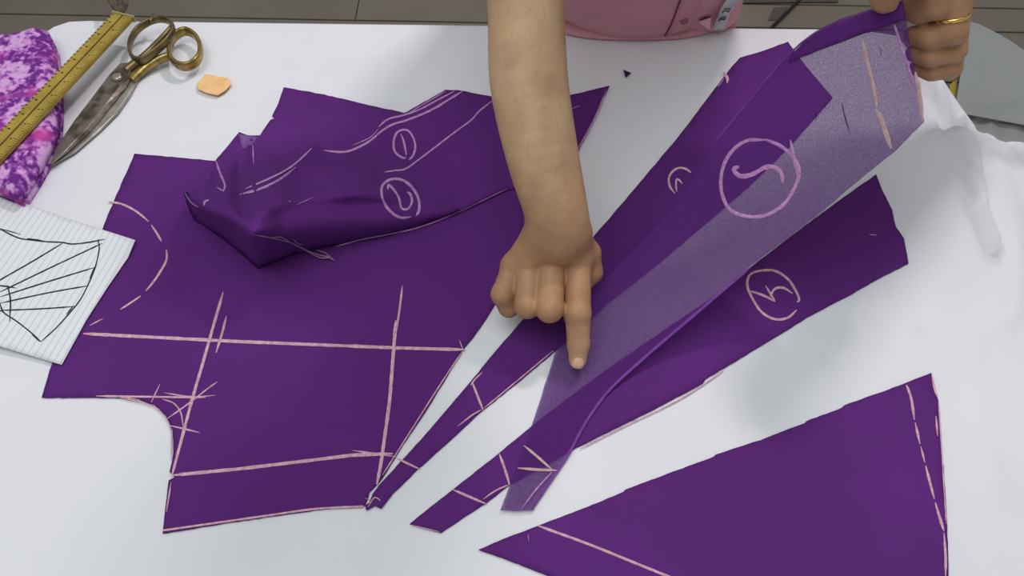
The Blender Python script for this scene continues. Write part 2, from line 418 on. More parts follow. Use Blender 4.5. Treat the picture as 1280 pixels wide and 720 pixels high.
SB([(261, 250), (256, 252), (255, 257)], 2.4); SB([(231, 241), (239, 253), (248, 259)], 1.8)
SB([(371, 256), (393, 246)], 1.2); SB([(361, 251), (363, 252)], 2.4)
SB([(712, 137), (725, 132)], 1.6); SB([(720, 190), (742, 150), (758, 112)], 1.6)
# circled 1 and 2
def circ(cx, cy, rx, ry, rot=0, a0=0, a1=360, n=22):
    out = []
    for i in range(n + 1):
        a = math.radians(a0 + (a1 - a0) * i / n); x, y = rx * math.cos(a), ry * math.sin(a)
        out.append((cx + x * math.cos(rot) - y * math.sin(rot), cy + x * math.sin(rot) + y * math.cos(rot)))
    return out
SB([(511, 200), (517, 193), (519, 180), (513, 166), (505, 162), (496, 166), (492, 178), (494, 190), (503, 197), (508, 197)], 2.6)
SB([(501, 167), (505, 178), (508, 194)], 2.4)
SB([(514, 271), (500, 272), (486, 262), (478, 247), (478, 232), (489, 224), (503, 225), (515, 234), (523, 248), (524, 262), (520, 270)], 3.2)
SB([(485, 237), (486, 231), (493, 238), (499, 248), (502, 260), (510, 261), (515, 252), (513, 243), (509, 240)], 3)
# thin single-layer corner and frayed threads
M_corner = mat('thin_corner', (112, 74, 136), (128, 88, 150), 300, .95)
cloth('thin_corner', [(298, 167), (310, 170), (321, 171), (315, 181), (303, 187)], lambda x, y: hB(x, y) + .0009, 5, M_corner, skirt)
M_thread = mat('thread', (146, 106, 136), rough=.9)
for q in ([(315, 293), (337, 297), (365, 304), (388, 315), (405, 320), (414, 320)], [(362, 303), (380, 312), (400, 322), (412, 322), (418, 326)], [(395, 312), (408, 317), (413, 324)], [(366, 298), (372, 304), (380, 306)], [(340, 297), (352, 297), (366, 305)]):
    stroke('loose_thread', q, lambda x, y: hB(x, y) + .001 if y < yat(LOW, x) else .006, M_thread, skirt, 1.5)

# C: panel 3, D: panel 4, F: wide panel at the front
hC = lambda x, y: .0016 + .0014 * sm((500 - x) / 30) + noise_h(x, y, .03, .0004, 12)
Cp = [(466, 617), (474, 606), (530, 545), (560, 510), (589, 476), (620, 438), (653, 400), (700, 345), (745, 292), (800, 228), (850, 168), (911, 88), (925, 72), (955, 63), (985, 52), (996, 68), (1018, 95), (1041, 122), (1012, 155), (986, 184), (935, 234), (880, 281), (820, 332), (761, 378), (728, 410), (696, 437), (650, 476), (602, 514), (560, 553), (523, 586), (492, 616), (476, 636), (468, 632), (458, 638), (456, 632), (462, 628)]
pc = cloth('panel_fabric', Cp, hC, 9, M_purple)
tag(pc, 'narrow purple skirt panel with small chalked number 3, left of the raised sheer panel', 'fabric', 'purple skirt panels fanned out on the sheet')
SCk = lambda pts, wd=2.6, **k: stroke('chalk_line', pts, hC, M_chalk, pc, wd, **k)
SCk([(590, 477), (597, 495), (604, 513)], 3); SCk([(497, 573), (511, 580), (524, 586)], 2.6); SCk([(603, 465), (593, 475), (588, 482)], 1.8)
SCk([(572, 533), (590, 519), (602, 512)], 1.8); SCk([(864, 216), (857, 211), (848, 210), (840, 215), (836, 224), (838, 234), (844, 242)], 2.6)
SCk([(846, 240), (845, 231), (846, 224), (850, 226), (853, 230)], 2.2); SCk([(904, 90), (909, 97), (909, 104)], 3.4); SCk([(898, 108), (905, 98)], 1.6)
SCk([(604, 511), (650, 473), (692, 438)], 1.6); SCk([(460, 634), (468, 622), (476, 626)], 1.4)
hD = lambda x, y: .0016 + noise_h(x, y, .03, .0004, 22)
Dp = [(512, 655), (540, 632), (566, 612), (595, 589), (624, 566), (665, 532), (700, 505), (761, 460), (846, 402), (903, 364), (936, 336), (990, 294), (1040, 257), (1095, 218), (1104, 240), (1115, 262), (1120, 284), (1130, 298), (1136, 329), (1095, 350), (1060, 370), (1008, 397), (1006, 399), (950, 433), (882, 474), (879, 479), (840, 500), (799, 521), (760, 540), (720, 560), (680, 583), (637, 606), (607, 629), (551, 666)]
pd = cloth('panel_fabric', Dp, hD, 9, M_purple)
tag(pd, 'purple skirt panel with chalked circled number 4, under the near edge of the sheer panel', 'fabric', 'purple skirt panels fanned out on the sheet')
SD = lambda pts, wd=2.8, **k: stroke('chalk_line', pts, hD, M_chalk, pd, wd, **k)
SD([(624, 567), (631, 586), (637, 606)], 3.2); SD([(566, 612), (587, 621), (608, 630)], 3.2); SD([(604, 624), (620, 613), (636, 606)], 2)
SD([(514, 656), (550, 665)], 1.2); SD([(1087, 293), (1096, 294)], 1.8)
SD([(996, 387), (985, 397), (969, 399), (952, 390), (940, 372), (934, 356), (938, 343), (953, 338), (970, 339), (985, 349), (994, 362), (999, 374), (996, 378)], 3)
SD([(938, 364), (948, 367), (958, 371), (969, 377)], 2.8); SD([(969, 377), (963, 367), (957, 357)], 2.8); SD([(963, 371), (966, 364), (971, 360), (980, 360), (991, 367)], 2.8)
SD([(725, 561), (780, 533), (850, 499), (905, 463)], 1.6)
hF = lambda x, y: .0016 + noise_h(x, y, .03, .0004, 32)
Fp = [(598, 687), (636, 671), (675, 656), (728, 636), (779, 615), (782, 612), (840, 590), (892, 571), (895, 568), (950, 550), (1005, 529), (1008, 526), (1052, 510), (1056, 506), (1110, 487), (1164, 466), (1167, 482), (1173, 500), (1176, 540), (1180, 590), (1184, 650), (1186, 720), (1186, 800), (1184, 850), (1050, 850), (950, 820), (850, 782), (760, 748), (680, 718), (635, 700)]
pf = cloth('panel_fabric', Fp, hF, 11, M_purple)
tag(pf, 'wide purple skirt panel at the front right with a chalked hem line', 'fabric', 'purple skirt panels fanned out on the sheet')
SF = lambda pts, wd=3, **k: stroke('chalk_line', pts, hF, M_chalk, pf, wd, **k)
SF([(672, 657), (730, 678), (775, 696), (834, 720), (900, 746)], 3.4)
for q in ([(1133, 481), (1139, 498), (1143, 525)], [(1144, 528), (1150, 555)], [(1151, 558), (1156, 578)], [(1157, 582), (1163, 605), (1168, 624)], [(1169, 628), (1175, 648), (1180, 664)], [(1180, 666), (1182, 695), (1182, 720)]): SF(q, 3.2)
SF([(1165, 469), (1168, 485), (1172, 497)], 2.6); SF([(1170, 520), (1172, 545)], 3); SF([(1173, 500), (1177, 560), (1180, 610), (1183, 655)], 1.6)
SF([(660, 668), (661, 676)], 1.4)
# E: the sheer panel held up by its far end
m = bpy.data.materials.new('sheer_purple_cotton'); m.use_nodes = True; nt = m.node_tree; N = nt.nodes; L = nt.links
N.remove(N['Principled BSDF'])
tc = N.new('ShaderNodeTexCoord'); n1 = N.new('ShaderNodeTexNoise'); n1.inputs['Scale'].default_value = 900; n1.inputs['Detail'].default_value = 4
mp = N.new('ShaderNodeMapping'); mp.inputs['Rotation'].default_value = (0, 0, -.75); mp.inputs['Scale'].default_value = (1, .3, 1)
L.new(tc.outputs['Object'], mp.inputs['Vector']); L.new(mp.outputs['Vector'], n1.inputs['Vector'])
r = N.new('ShaderNodeMapRange'); r.inputs['From Min'].default_value = .3; r.inputs['From Max'].default_value = .7; r.inputs['To Min'].default_value = .66; r.inputs['To Max'].default_value = .84
L.new(n1.outputs['Fac'], r.inputs['Value'])
df = N.new('ShaderNodeBsdfDiffuse'); df.inputs['Color'].default_value = lin((102, 52, 130)); tl = N.new('ShaderNodeBsdfTranslucent'); tl.inputs['Color'].default_value = lin((100, 48, 132))
mx = N.new('ShaderNodeMixShader'); mx.inputs[0].default_value = .35; L.new(df.outputs[0], mx.inputs[1]); L.new(tl.outputs[0], mx.inputs[2])
tr = N.new('ShaderNodeBsdfTransparent'); mx2 = N.new('ShaderNodeMixShader'); L.new(r.outputs[0], mx2.inputs[0]); L.new(tr.outputs[0], mx2.inputs[1]); L.new(mx.outputs[0], mx2.inputs[2])
L.new(mx2.outputs[0], N['Material Output'].inputs['Surface']); M_sheer = m
def hE(x, y):
    u = ((x - 645) * 465 + (y - 638) * -558) / 527589
    z = .0042 + (.272 * ((u - .24) / .81) ** 1.55 if u > .24 else 0)
    v_ = ((x - 645) * 558 + (y - 638) * 465) / 527589
    z += .006 * math.sin(v_ * 14 + u * 3) * sm((u - .5) / .4)
    return z
Ep = [(625, 638), (640, 600), (652, 567), (664, 534), (675, 500), (685, 468), (695, 438), (712, 404), (735, 376), (758, 348), (800, 306), (845, 256), (866, 226), (880, 202), (895, 180), (933, 130), (960, 98), (977, 76), (1000, 53), (1022, 37), (1050, 24), (1086, 12), (1108, 4), (1129, 0), (1134, 30), (1140, 70), (1147, 110), (1156, 152), (1120, 188), (1080, 220), (1031, 262), (985, 297), (937, 333), (900, 366), (858, 402), (810, 445), (761, 486), (742, 512), (728, 534), (712, 564), (698, 588), (682, 613), (666, 638), (645, 639)]
pe = cloth('sheer_panel_fabric', Ep, hE, 8, M_sheer, thick=.0003)
pe.modifiers.clear()
tag(pe, 'sheer lifted purple panel with large chalked number 5, far end held in the left hand', 'fabric')
cloth('folded_hem', [(1003, 54), (1022, 40), (1050, 27), (1086, 14), (1108, 6), (1128, 1), (1131, 24), (1105, 34), (1075, 44), (1040, 57), (1012, 68), (985, 78), (990, 68)], lambda x, y: hE(x, y) + .0022, 7, M_purple, pe, thick=.0003)
SE = lambda pts, wd=3, m_=M_tan_chalk, **k: stroke('chalk_line', pts, hE, m_, pe, wd, **k)
SE([(1077, 47), (1082, 68), (1086, 85), (1092, 110), (1096, 135)], 4.6); SE([(1094, 136), (1102, 150), (1108, 168), (1114, 186)], 6)
SE([(1116, 25), (1124, 50), (1134, 80), (1143, 108)], 3.6, M_chalk_thin); SE([(1144, 90), (1149, 115), (1153, 152)], 6)
SE([(957, 175), (933, 176), (914, 190), (903, 212), (902, 240), (915, 264), (948, 271), (977, 258), (994, 233), (999, 213), (991, 196), (975, 182), (955, 174)], 4.4, M_chalk_thin)
SE([(988, 175), (992, 196), (999, 226)], 4, M_chalk_thin)
SE([(924, 208), (917, 212), (925, 220), (940, 218), (957, 209), (970, 210), (977, 218), (978, 229)], 5.6, M_chalk_thin)
SE([(655, 557), (672, 571), (690, 587)], 3.2); SE([(647, 585), (672, 587), (697, 588)], 3.2)
SE([(938, 334), (858, 402), (810, 443), (765, 484), (742, 513), (727, 537), (712, 565), (697, 588), (664, 636)], 3.4, M_seam)  # paler stroke paints the highlight along the panel's near edge
SE([(893, 177), (933, 130), (977, 77), (1012, 46), (1050, 26)], 2.0, M_seam)
SE([(690, 590), (670, 612), (652, 636)], 2, M_chalk_thin)
M_slub = mat('dark_slub', (58, 34, 84), rough=.95)
for q in ([(1052, 128), (1056, 145), (1062, 166)], [(1019, 138), (1020, 152)], [(1030, 128), (1032, 136)], [(1100, 60), (1102, 70)]): stroke('dark_slub', q, hE, M_slub, pe, 1.4)
scrap = prism('fabric_scrap', [P(779, 87, .0022), P(789, 91, .0022), P(782, 97, .0022)], [P(779, 87, .0008), P(789, 91, .0008), P(782, 97, .0008)], mat('navy_scrap', (44, 30, 74)))
tag(scrap, 'tiny dark triangular cloth scrap on the white sheet between arm and panels', 'fabric scrap')

# ------------------------------------------------------------ ruled paper with the pen sketch
M_paper = bpy.data.materials.new('ruled_paper'); M_paper.use_nodes = True; nt = M_paper.node_tree; N = nt.nodes; L = nt.links; b = N['Principled BSDF']
b.inputs['Roughness'].default_value = .8; b.inputs['Specular IOR Level'].default_value = .15
tc = N.new('ShaderNodeTexCoord'); mp = N.new('ShaderNodeMapping'); wv = N.new('ShaderNodeTexWave'); wv.inputs['Scale'].default_value = 42; wv.wave_profile = 'SIN'
pv = P(168, 300) - P(76, 455); mp.inputs['Rotation'].default_value = (0, 0, -(math.atan2(pv.y, pv.x) - math.pi / 2))
r = N.new('ShaderNodeValToRGB'); r.color_ramp.elements[0].position = .86; r.color_ramp.elements[1].position = 1; r.color_ramp.elements[0].color = lin((218, 219, 222)); r.color_ramp.elements[1].color = lin((188, 198, 204))
L.new(tc.outputs['Object'], mp.inputs['Vector']); L.new(mp.outputs['Vector'], wv.inputs['Vector']); L.new(wv.outputs['Fac'], r.inputs['Fac']); L.new(r.outputs['Color'], b.inputs['Base Color'])
def hP(x, y): return .0045 + .004 * sm((x - 110) / 60) * sm((330 - y) / 40) + .003 * sm((60 - x) / 80)
paper = cloth('paper_sheet', [(-20, 234), (0, 243), (84, 273), (169, 300), (160, 322), (135, 358), (108, 400), (77, 456), (30, 442), (-20, 427), (-130, 395), (-100, 310), (-75, 205)], hP, 9, M_paper, thick=.0003, wob=0)
tag(paper, 'ruled notebook sheet with a pen sketch of a panelled skirt, at the left edge', 'paper')
SP = lambda pts, wd=1.7: stroke('pen_line', pts, hP, M_ink, paper, wd, eps=.0005)
SP([(-25, 270), (0, 286), (22, 297), (40, 300), (58, 302), (78, 303), (90, 305), (110, 303), (131, 299)], 1.7); SP([(0, 286), (12, 289), (26, 293)], 1.2); SP([(34, 298), (58, 302)], 2.4)
SP([(122, 299), (124, 311), (119, 334), (110, 356), (100, 375), (88, 390), (69, 411), (51, 427)], 1.7); SP([(92, 382), (83, 393)], 2.4); SP([(118, 334), (112, 348)], 2)
SP([(51, 427), (38, 415), (20, 401), (4, 390), (0, 378)], 1.7); SP([(50, 427), (40, 418)], 2.8); SP([(4, 390), (0, 380)], 2.6)
SP([(-40, 375), (0, 350), (40, 327), (78, 304)]); SP([(0, 365), (60, 336), (128, 304)]); SP([(0, 371), (60, 352), (119, 334)]); SP([(0, 379), (60, 366), (111, 357)]); SP([(0, 388), (50, 386), (94, 383)])
SP([(9, 356), (13, 375), (12, 402)], 2); SP([(-20, 357), (0, 357), (20, 360)], 1.8); SP([(-40, 375), (-20, 380), (4, 390)])

# ------------------------------------------------------------ folded floral cloth
M_flor = bpy.data.materials.new('floral_cotton'); M_flor.use_nodes = True; nt = M_flor.node_tree; N = nt.nodes; L = nt.links; b = N['Principled BSDF']
b.inputs['Roughness'].default_value = .85; b.inputs['Specular IOR Level'].default_value = .1
tc = N.new('ShaderNodeTexCoord'); n0 = N.new('ShaderNodeTexNoise'); n0.inputs['Scale'].default_value = 90; n0.inputs['Detail'].default_value = 2
mixv = N.new('ShaderNodeMixRGB'); mixv.blend_type = 'LINEAR_LIGHT'; mixv.inputs[0].default_value = .018
L.new(tc.outputs['Object'], n0.inputs['Vector']); L.new(tc.outputs['Object'], mixv.inputs[1]); L.new(n0.outputs['Color'], mixv.inputs[2])
vo = N.new('ShaderNodeTexVoronoi'); vo.inputs['Scale'].default_value = 12; L.new(mixv.outputs[0], vo.inputs['Vector'])
wr = N.new('ShaderNodeMath'); wr.operation = 'SINE'; ml = N.new('ShaderNodeMath'); ml.operation = 'MULTIPLY'; ml.inputs[1].default_value = 17
L.new(vo.outputs['Distance'], ml.inputs[0]); L.new(ml.outputs[0], wr.inputs[0])
n3 = N.new('ShaderNodeTexNoise'); n3.inputs['Scale'].default_value = 150; n3.inputs['Detail'].default_value = 3; L.new(tc.outputs['Object'], n3.inputs['Vector'])
ad = N.new('ShaderNodeMath'); ad.operation = 'MULTIPLY_ADD'; ad.inputs[1].default_value = 5.0; L.new(n3.outputs['Fac'], ad.inputs[0]); L.new(wr.outputs[0], ad.inputs[2])
mr = N.new('ShaderNodeMapRange'); mr.inputs['From Min'].default_value = 1.3; mr.inputs['From Max'].default_value = 3.6; L.new(ad.outputs[0], mr.inputs['Value'])
r = N.new('ShaderNodeValToRGB'); e = r.color_ramp.elements
e[0].position = .1; e[0].color = lin((204, 160, 208)); e[1].position = .92; e[1].color = lin((104, 42, 128))
x_ = e.new(.4); x_.color = lin((190, 130, 194)); x_ = e.new(.6); x_.color = lin((158, 92, 172))
L.new(mr.outputs[0], r.inputs['Fac'])
n4 = N.new('ShaderNodeTexNoise'); n4.inputs['Scale'].default_value = 22; L.new(tc.outputs['Object'], n4.inputs['Vector'])
mr2 = N.new('ShaderNodeMapRange'); mr2.inputs['From Min'].default_value = .55; mr2.inputs['From Max'].default_value = .72; L.new(n4.outputs['Fac'], mr2.inputs['Value'])
mx = N.new('ShaderNodeMixRGB'); mx.inputs[2].default_value = lin((190, 70, 150)); L.new(mr2.outputs[0], mx.inputs[0]); L.new(r.outputs[0], mx.inputs[1]); L.new(mx.outputs[0], b.inputs['Base Color'])
def pad(name, poly_w, z0, t, rr, m_, parent=None, step=.008, wr_=0):
    v, f, nb = tri_region(poly_w, step, 0, step * .8); bd = [tuple(v[i]) for i in range(nb)]
    vs = []
    for i, p in enumerate(v):
        d = 0 if i < nb else seg_dist(bd, p[0], p[1], True)[0]
        k = math.sqrt(max(0, 1 - (1 - min(1, d / rr)) ** 2))
        vs.append(Vector((p[0], p[1], z0 + t * (.45 + .55 * k) + wr_ * mn.noise(Vector((p[0] * 18, p[1] * 18, 2))) * k)))
    n = len(vs); f = [t_ if (vs[t_[1]] - vs[t_[0]]).cross(vs[t_[2]] - vs[t_[0]]).z > 0 else tuple(reversed(t_)) for t_ in f]
    vs += [Vector((p.x, p.y, z0)) for p in vs[:n]]; f += [tuple(i + n for i in reversed(t_)) for t_ in f]
    f += [(i, (i + 1) % nb, n + (i + 1) % nb, n + i) for i in range(nb)]
    return fix(link_mesh(name, vs, f, m_, parent))
flo = [(-150, 80), (-60, 62), (0, 50), (30, 46), (48, 40), (62, 42), (69, 56), (72, 90), (74, 130), (72, 168), (62, 190), (44, 222), (25, 251), (0, 242), (-40, 228), (-150, 200)]
fz = .030
floral = empty('folded_cloth', P(0, 150), 'folded pink and purple floral cloth under the yellow ruler', 'fabric')
pw = [P(x, y, fz * .6).xy for x, y in flo]; pw = [(p.x, p.y) for p in pw]
cxf = sum(p[0] for p in pw) / len(pw); cyf = sum(p[1] for p in pw) / len(pw)
pad('upper_layer', pw, .0135, .019, .016, M_flor, floral, .008, .002)
pad('lower_layer', [(cxf + (x - cxf) * .985, cyf + (y - cyf) * .99) for x, y in pw], .001, .0125, .006, M_flor, floral, .012)

# ------------------------------------------------------------ yellow ruler
M_yel = mat('yellow_scale', (146, 124, 44), (166, 142, 58), 60, .5, spec=.4)
M_brown = mat('brown_groove', (66, 34, 12), rough=.7); M_black = mat('black_print', (34, 28, 14), rough=.7)
M_brass = mat('worn_brass', (178, 150, 84), (120, 104, 70), 60, .32, metal=.85, bump=.2, bscale=90)
zr = .0375
ra = P(155, 21, zr); rb = P(-60, 250, zr); dr = (rb - ra).normalized(); nr = Vector((-dr.y, dr.x, 0))   # nr points to the right-hand edge
Lr = .62; hw = .0145
R = lambda s, t, z: ra + dr * s + nr * t + Vector((0, 0, z))
ruler = empty('ruler', ra + dr * .3, 'yellow measuring ruler with a dark centre groove lying across the floral cloth', 'ruler')
for s0, s1, nm in ((-hw, -.0012, 'scale_strip'), (.0012, hw, 'scale_strip')):
    prism(nm, [R(0, s0, .0035), R(Lr, s0, .0035), R(Lr, s1, .0035), R(0, s1, .0035)], [R(0, s0, -.002), R(Lr, s0, -.002), R(Lr, s1, -.002), R(0, s1, -.002)], M_yel, ruler, .0004)
prism('centre_groove', [R(0, -.0012, .0018), R(Lr, -.0012, .0018), R(Lr, .0012, .0018), R(0, .0012, .0018)], [R(0, -.0012, -.002), R(Lr, -.0012, -.002), R(Lr, .0012, -.002), R(0, .0012, -.002)], M_brown, ruler)
vs = []; fs = []
def tick(s, t0, t1, wd):
    b_ = len(vs)
    for z in (.0037, .0034):
        for a_, c_ in ((s - wd, t0), (s + wd, t0), (s + wd, t1), (s - wd, t1)): vs.append(R(a_, c_, z))
    fs.extend([(b_, b_ + 1, b_ + 2, b_ + 3)] + [(b_ + i, b_ + (i + 1) % 4, b_ + 4 + (i + 1) % 4, b_ + 4 + i) for i in range(4)])
E0 = -1 if nr.x > 0 else 1
far, near = (-hw, hw) if nr.x > 0 else (hw, -hw)
sg = 1 if near > far else -1
i = 0
while .004 + i * .00318 < Lr - .004:
    s = .004 + i * .00318
    ln = .007 if i % 8 == 0 else (.0052 if i % 4 == 0 else .0034)
    tick(s, near, near - sg * ln, .0003); 
    if i % 2 == 0: tick(s, far, far + sg * .0030, .0007)
    if i % 8 == 4: tick(s + .0015, far + sg * .0055, far + sg * .0088, .0008)
    if i % 8 == 0: tick(s + .0014, near - sg * .008, near - sg * .0105, .0006)
    i += 1
tk = fix(link_mesh('scale_marks', vs, fs, M_black, ruler, False)); tk['kind'] = 'stuff'
prism('end_cap', [R(-.002, -hw - .002, .005), R(.0015, -hw - .002, .005), R(.0015, hw + .002, .005), R(-.002, hw + .002, .005)], [R(-.002, -hw - .002, -.004), R(.0015, -hw - .002, -.004), R(.0015, hw + .002, -.004), R(-.002, hw + .002, -.004)], mat('tin_cap', (170, 160, 120), rough=.4, metal=.6), ruler, .0005)
M_cord = mat('grey_brown_cord', (96, 84, 72), (64, 54, 48), 90, .9)
for q in ([(150, 16), (143, 8), (136, -4), (134, -20)], [(151, 15), (150, 4), (145, -10), (138, -22)], [(152, 15), (157, 4), (156, -12), (142, -24)]):
    sweep('hanging_cord', [P(x, y, zr + .002) for x, y in curve_pts(q, 4)], .0038, .003, M_cord, ruler, seg=8)

# ------------------------------------------------------------ tailor's shears
M_steel = mat('tarnished_steel', (136, 130, 120), (84, 76, 66), 45, .35, metal=.55, bump=.25, bscale=60, ramp=(.45, .62))
M_bright = mat('ground_steel', (186, 182, 174), (150, 144, 134), 50, .28, metal=.6)
M_dsteel = mat('dark_bronze', (136, 120, 82), (92, 78, 54), 50, .35, metal=.7)
sc = empty('scissors', P(150, 100), 'large tarnished steel tailor shears with brass handles', 'scissors')
def blade(name, left, ridge, right, zl, zr_, zt, zb, m_, par):
    n = len(left); vs = []; fs = []
    for i in range(n):
        vs += [P(*left[i], zb), P(*left[i], zl), P(*ridge[i], zt), P(*right[i], zr_), P(*right[i], zb)]
    for i in range(n - 1):
        a = 5 * i; b_ = a + 5
        for j in range(5): fs.append((a + j, a + (j + 1) % 5, b_ + (j + 1) % 5, b_ + j))
    fs += [tuple(range(5)), tuple(5 * (n - 1) + j for j in range(5))]
    o = fix(link_mesh(name, vs, fs, m_, par, False)); bevel(o, .0005, 1); return o
up = blade('blade', [(62, 206), (72, 182), (92, 152), (115, 122), (136, 94), (150, 79), (163, 78)], [(64, 205), (80, 190), (106, 163), (131, 131), (150, 106), (161, 92), (168, 82)], [(66, 205), (88, 188), (114, 164), (138, 134), (156, 112), (166, 96), (170, 84)], .0105, .0078, .0125, .0062, M_steel, sc)
lo_ = blade('blade', [(62, 208), (78, 192), (104, 166), (128, 138), (148, 110), (156, 96), (160, 86)], [(64, 207), (90, 192), (122, 164), (142, 144), (158, 122), (168, 100), (174, 86)], [(66, 207), (95, 191), (127, 163), (148, 142), (162, 122), (173, 102), (180, 88)], .0058, .0035, .0060, .0012, M_bright, sc)
lo_['label'] = 'bright lower blade'
pv_ = P(147, 98, .0115)
screw = sweep('pivot_screw', [pv_ + Vector((0, 0, z)) for z in (-.002, .0035, .0045)], [.0065, .0062, .004], [.0065, .0062, .004], M_bright, sc, up=(0, 1, 0), seg=20)
box('screw_slot', tuple(pv_ + Vector((-.004, -.0006, .0042))), tuple(pv_ + Vector((.004, .0006, .0049))), M_dsteel, screw)
l1 = curve_pts([(166, 72), (162, 60), (165, 47), (174, 35), (189, 26), (204, 24), (215, 30), (216, 40), (207, 53), (192, 66), (178, 75)], 5, True)
l1 = [P(x, y, .026 + .006 * math.sin((x - 190) * .03)) for x, y in l1]
h1 = sweep('handle_loop', l1, .0023, .0058, M_dsteel, sc, True, seg=12, square=.8); h1['label'] = 'long dark bronze finger loop'
l2 = curve_pts([(212, 62), (215, 50), (223, 42), (233, 39), (244, 45), (250, 56), (250, 69), (244, 78), (233, 83), (222, 81), (214, 73)], 5, True)
h2 = sweep('handle_loop', [P(x, y, .0190) for x, y in l2], .0030, .0072, M_brass, sc, True, seg=12, square=.8); h2['label'] = 'round brass thumb loop'
s1 = [(157, 88, .0125), (168, 80, .0150), (180, 72, .019), (193, 60, .023), (206, 47, .026), (215, 37, .026)]
sweep('handle_shank', [P(*p) for p in curve_pts(s1, 4)], [.006 - .00012 * i for i in range(21)], [.0055 + .0001 * i for i in range(21)], M_dsteel, sc, seg=12)
s2 = [(163, 100, .0070), (174, 90, .009), (186, 81, .012), (200, 74, .015), (213, 70, .0165)]
sweep('handle_shank', [P(*p) for p in curve_pts(s2, 4)], [.0085 - .0003 * i for i in range(17)], [.0050 + .0001 * i for i in range(17)], M_brass, sc, seg=12)['label'] = 'brass shank'
sweep('finger_spur', [P(188, 27, .028), P(190, 23, .029), P(192, 17, .030)], [.003, .002, .0008], [.003, .002, .0008], M_dsteel, sc, seg=8)

# ------------------------------------------------------------ tailor's chalk
ck = [(257, 93), (270, 96), (285, 98), (289, 106), (282, 114), (272, 120), (258, 117), (247, 112), (246, 105), (252, 99)]
ch = prism('tailor_chalk', [P(x, y - 1, .0062) for x, y in ck], [P(x, y, .0012) for x, y in ck], mat('orange_chalk', (226, 178, 122), (236, 192, 138), 70, .9), None, .0012)
tag(ch, 'flat orange piece of tailor chalk on the white sheet right of the scissors', 'chalk')

# ------------------------------------------------------------ things on the floor beyond the table
M_greyb = mat('grey_card', (152, 155, 155), (158, 161, 161), 6, .6, spec=.3)
def slab(name, top, thick, m_, label, cat):
    n = len(top); a = [Vector(p) for p in top]; nrm = (a[1] - a[0]).cross(a[2] - a[0]).normalized()
    if nrm.z < 0: nrm = -nrm
    return tag(prism(name, a, [p - nrm * thick for p in a], m_, None, .0006), label, cat)
slab('grey_board', [P(1193, 140, -.70), P(1212, 27, -.62), P(1222, 29, -.62), P(1246, 41, -.622), P(1262, 50, -.624), P(1300, 76, -.63), P(1330, 110, -.65), P(1330, 165, -.70)], .004, M_greyb, 'pale grey card with a curved top edge leaning low at far right', 'card')
def hS(x, y): return -.728 + .012 * (.5 + .5 * mn.noise(Vector((x * .05, y * .05, 0)))) + .012 * math.exp(-((y - 152) / 6) ** 2) * sm((x - 1225) / 15)
ps = cloth('plastic_sheet', [(1178, 128), (1193, 139), (1218, 146), (1300, 150), (1370, 150), (1370, 230), (1230, 230), (1190, 190)], hS, 8, mat('grey_plastic', (150, 153, 150), (158, 161, 158), 12, .28, spec=.6), thick=.001)
tag(ps, 'glossy grey plastic sheet on the floor below the grey card', 'plastic sheet')
for q in ([(1193, 138), (1206, 142), (1219, 146)], [(1213, 147), (1211, 156), (1207, 165)]): stroke('crease_shade', q, hS, M_gap, ps, 2.2)  # dark strips paint the shade in the plastic's creases
slab('paper_scrap', [P(1166, 122, -.725), P(1177, 104, -.725), P(1187, 112, -.725), P(1189, 138, -.725), P(1180, 136, -.725)], .001, mat('scrap_paper', (190, 194, 198)), 'small white paper scrap on the floor beside the hanging sheet', 'paper scrap')
slab('yellow_strip', [P(1187, 106, -.715), P(1197, 98, -.715), P(1196, 120, -.715), P(1191, 134, -.715)], .002, mat('yellow_tape', (186, 160, 60)), 'short yellow strip on the floor beside the grey card', 'strip')
cab = sweep('black_cable', [P(x, y, -.733) for x, y in curve_pts([(958, 44), (964, 35), (973, 26), (985, 14), (1003, -4), (1030, -30), (1060, -50)], 5)], .0045, .0045, mat('black_rubber', (30, 28, 28), rough=.5), None, seg=8)
tag(cab, 'thin black cable on the grey floor behind the table', 'cable')
slab('cable_shadow_patch', [P(960, 25, -.737), P(967, 9, -.737), P(986, 8, -.737), P(973, 25, -.737)], .0015, mat('painted_shadow_grey', (84, 78, 72)), 'dark grey patch painted as the shadow of the black cable', 'fabric scrap')  # flat dark slab stands in for the cable's triangular shadow
slab('floor_mat', [P(928, -40, -.735), P(1046, -40, -.735), P(1048, 2, -.735), P(930, 3, -.735)], .003, mat('dark_grey_mat', (82, 76, 70)), 'dark grey mat at the top edge, behind the cable', 'mat')

# ------------------------------------------------------------ the tailor
M_skin = bpy.data.materials.new('skin'); M_skin.use_nodes = True; nt = M_skin.node_tree; N = nt.nodes; L = nt.links; b = N['Principled BSDF']
b.inputs['Roughness'].default_value = .52; b.inputs['Specular IOR Level'].default_value = .35; b.inputs['Subsurface Weight'].default_value = .08; b.inputs['Subsurface Radius'].default_value = (.01, .004, .002); b.inputs['Subsurface Scale'].default_value = .5
tc = N.new('ShaderNodeTexCoord'); n = N.new('ShaderNodeTexNoise'); n.inputs['Scale'].default_value = 28; n.inputs['Detail'].default_value = 6; L.new(tc.outputs['Object'], n.inputs['Vector'])
r = N.new('ShaderNodeValToRGB'); r.color_ramp.elements[0].position = .3; r.color_ramp.elements[1].position = .7; r.color_ramp.elements[0].color = lin((168, 132, 100)); r.color_ramp.elements[1].color = lin((190, 156, 120))
L.new(n.outputs['Fac'], r.inputs['Fac'])
at_ = N.new('ShaderNodeAttribute'); at_.attribute_name = 'tan'; mxs = N.new('ShaderNodeMixRGB'); mxs.blend_type = 'MULTIPLY'; mxs.inputs[2].default_value = (.88, .75, .70, 1); L.new(at_.outputs['Fac'], mxs.inputs[0]); L.new(r.outputs[0], mxs.inputs[1]); L.new(mxs.outputs[0], b.inputs['Base Color'])
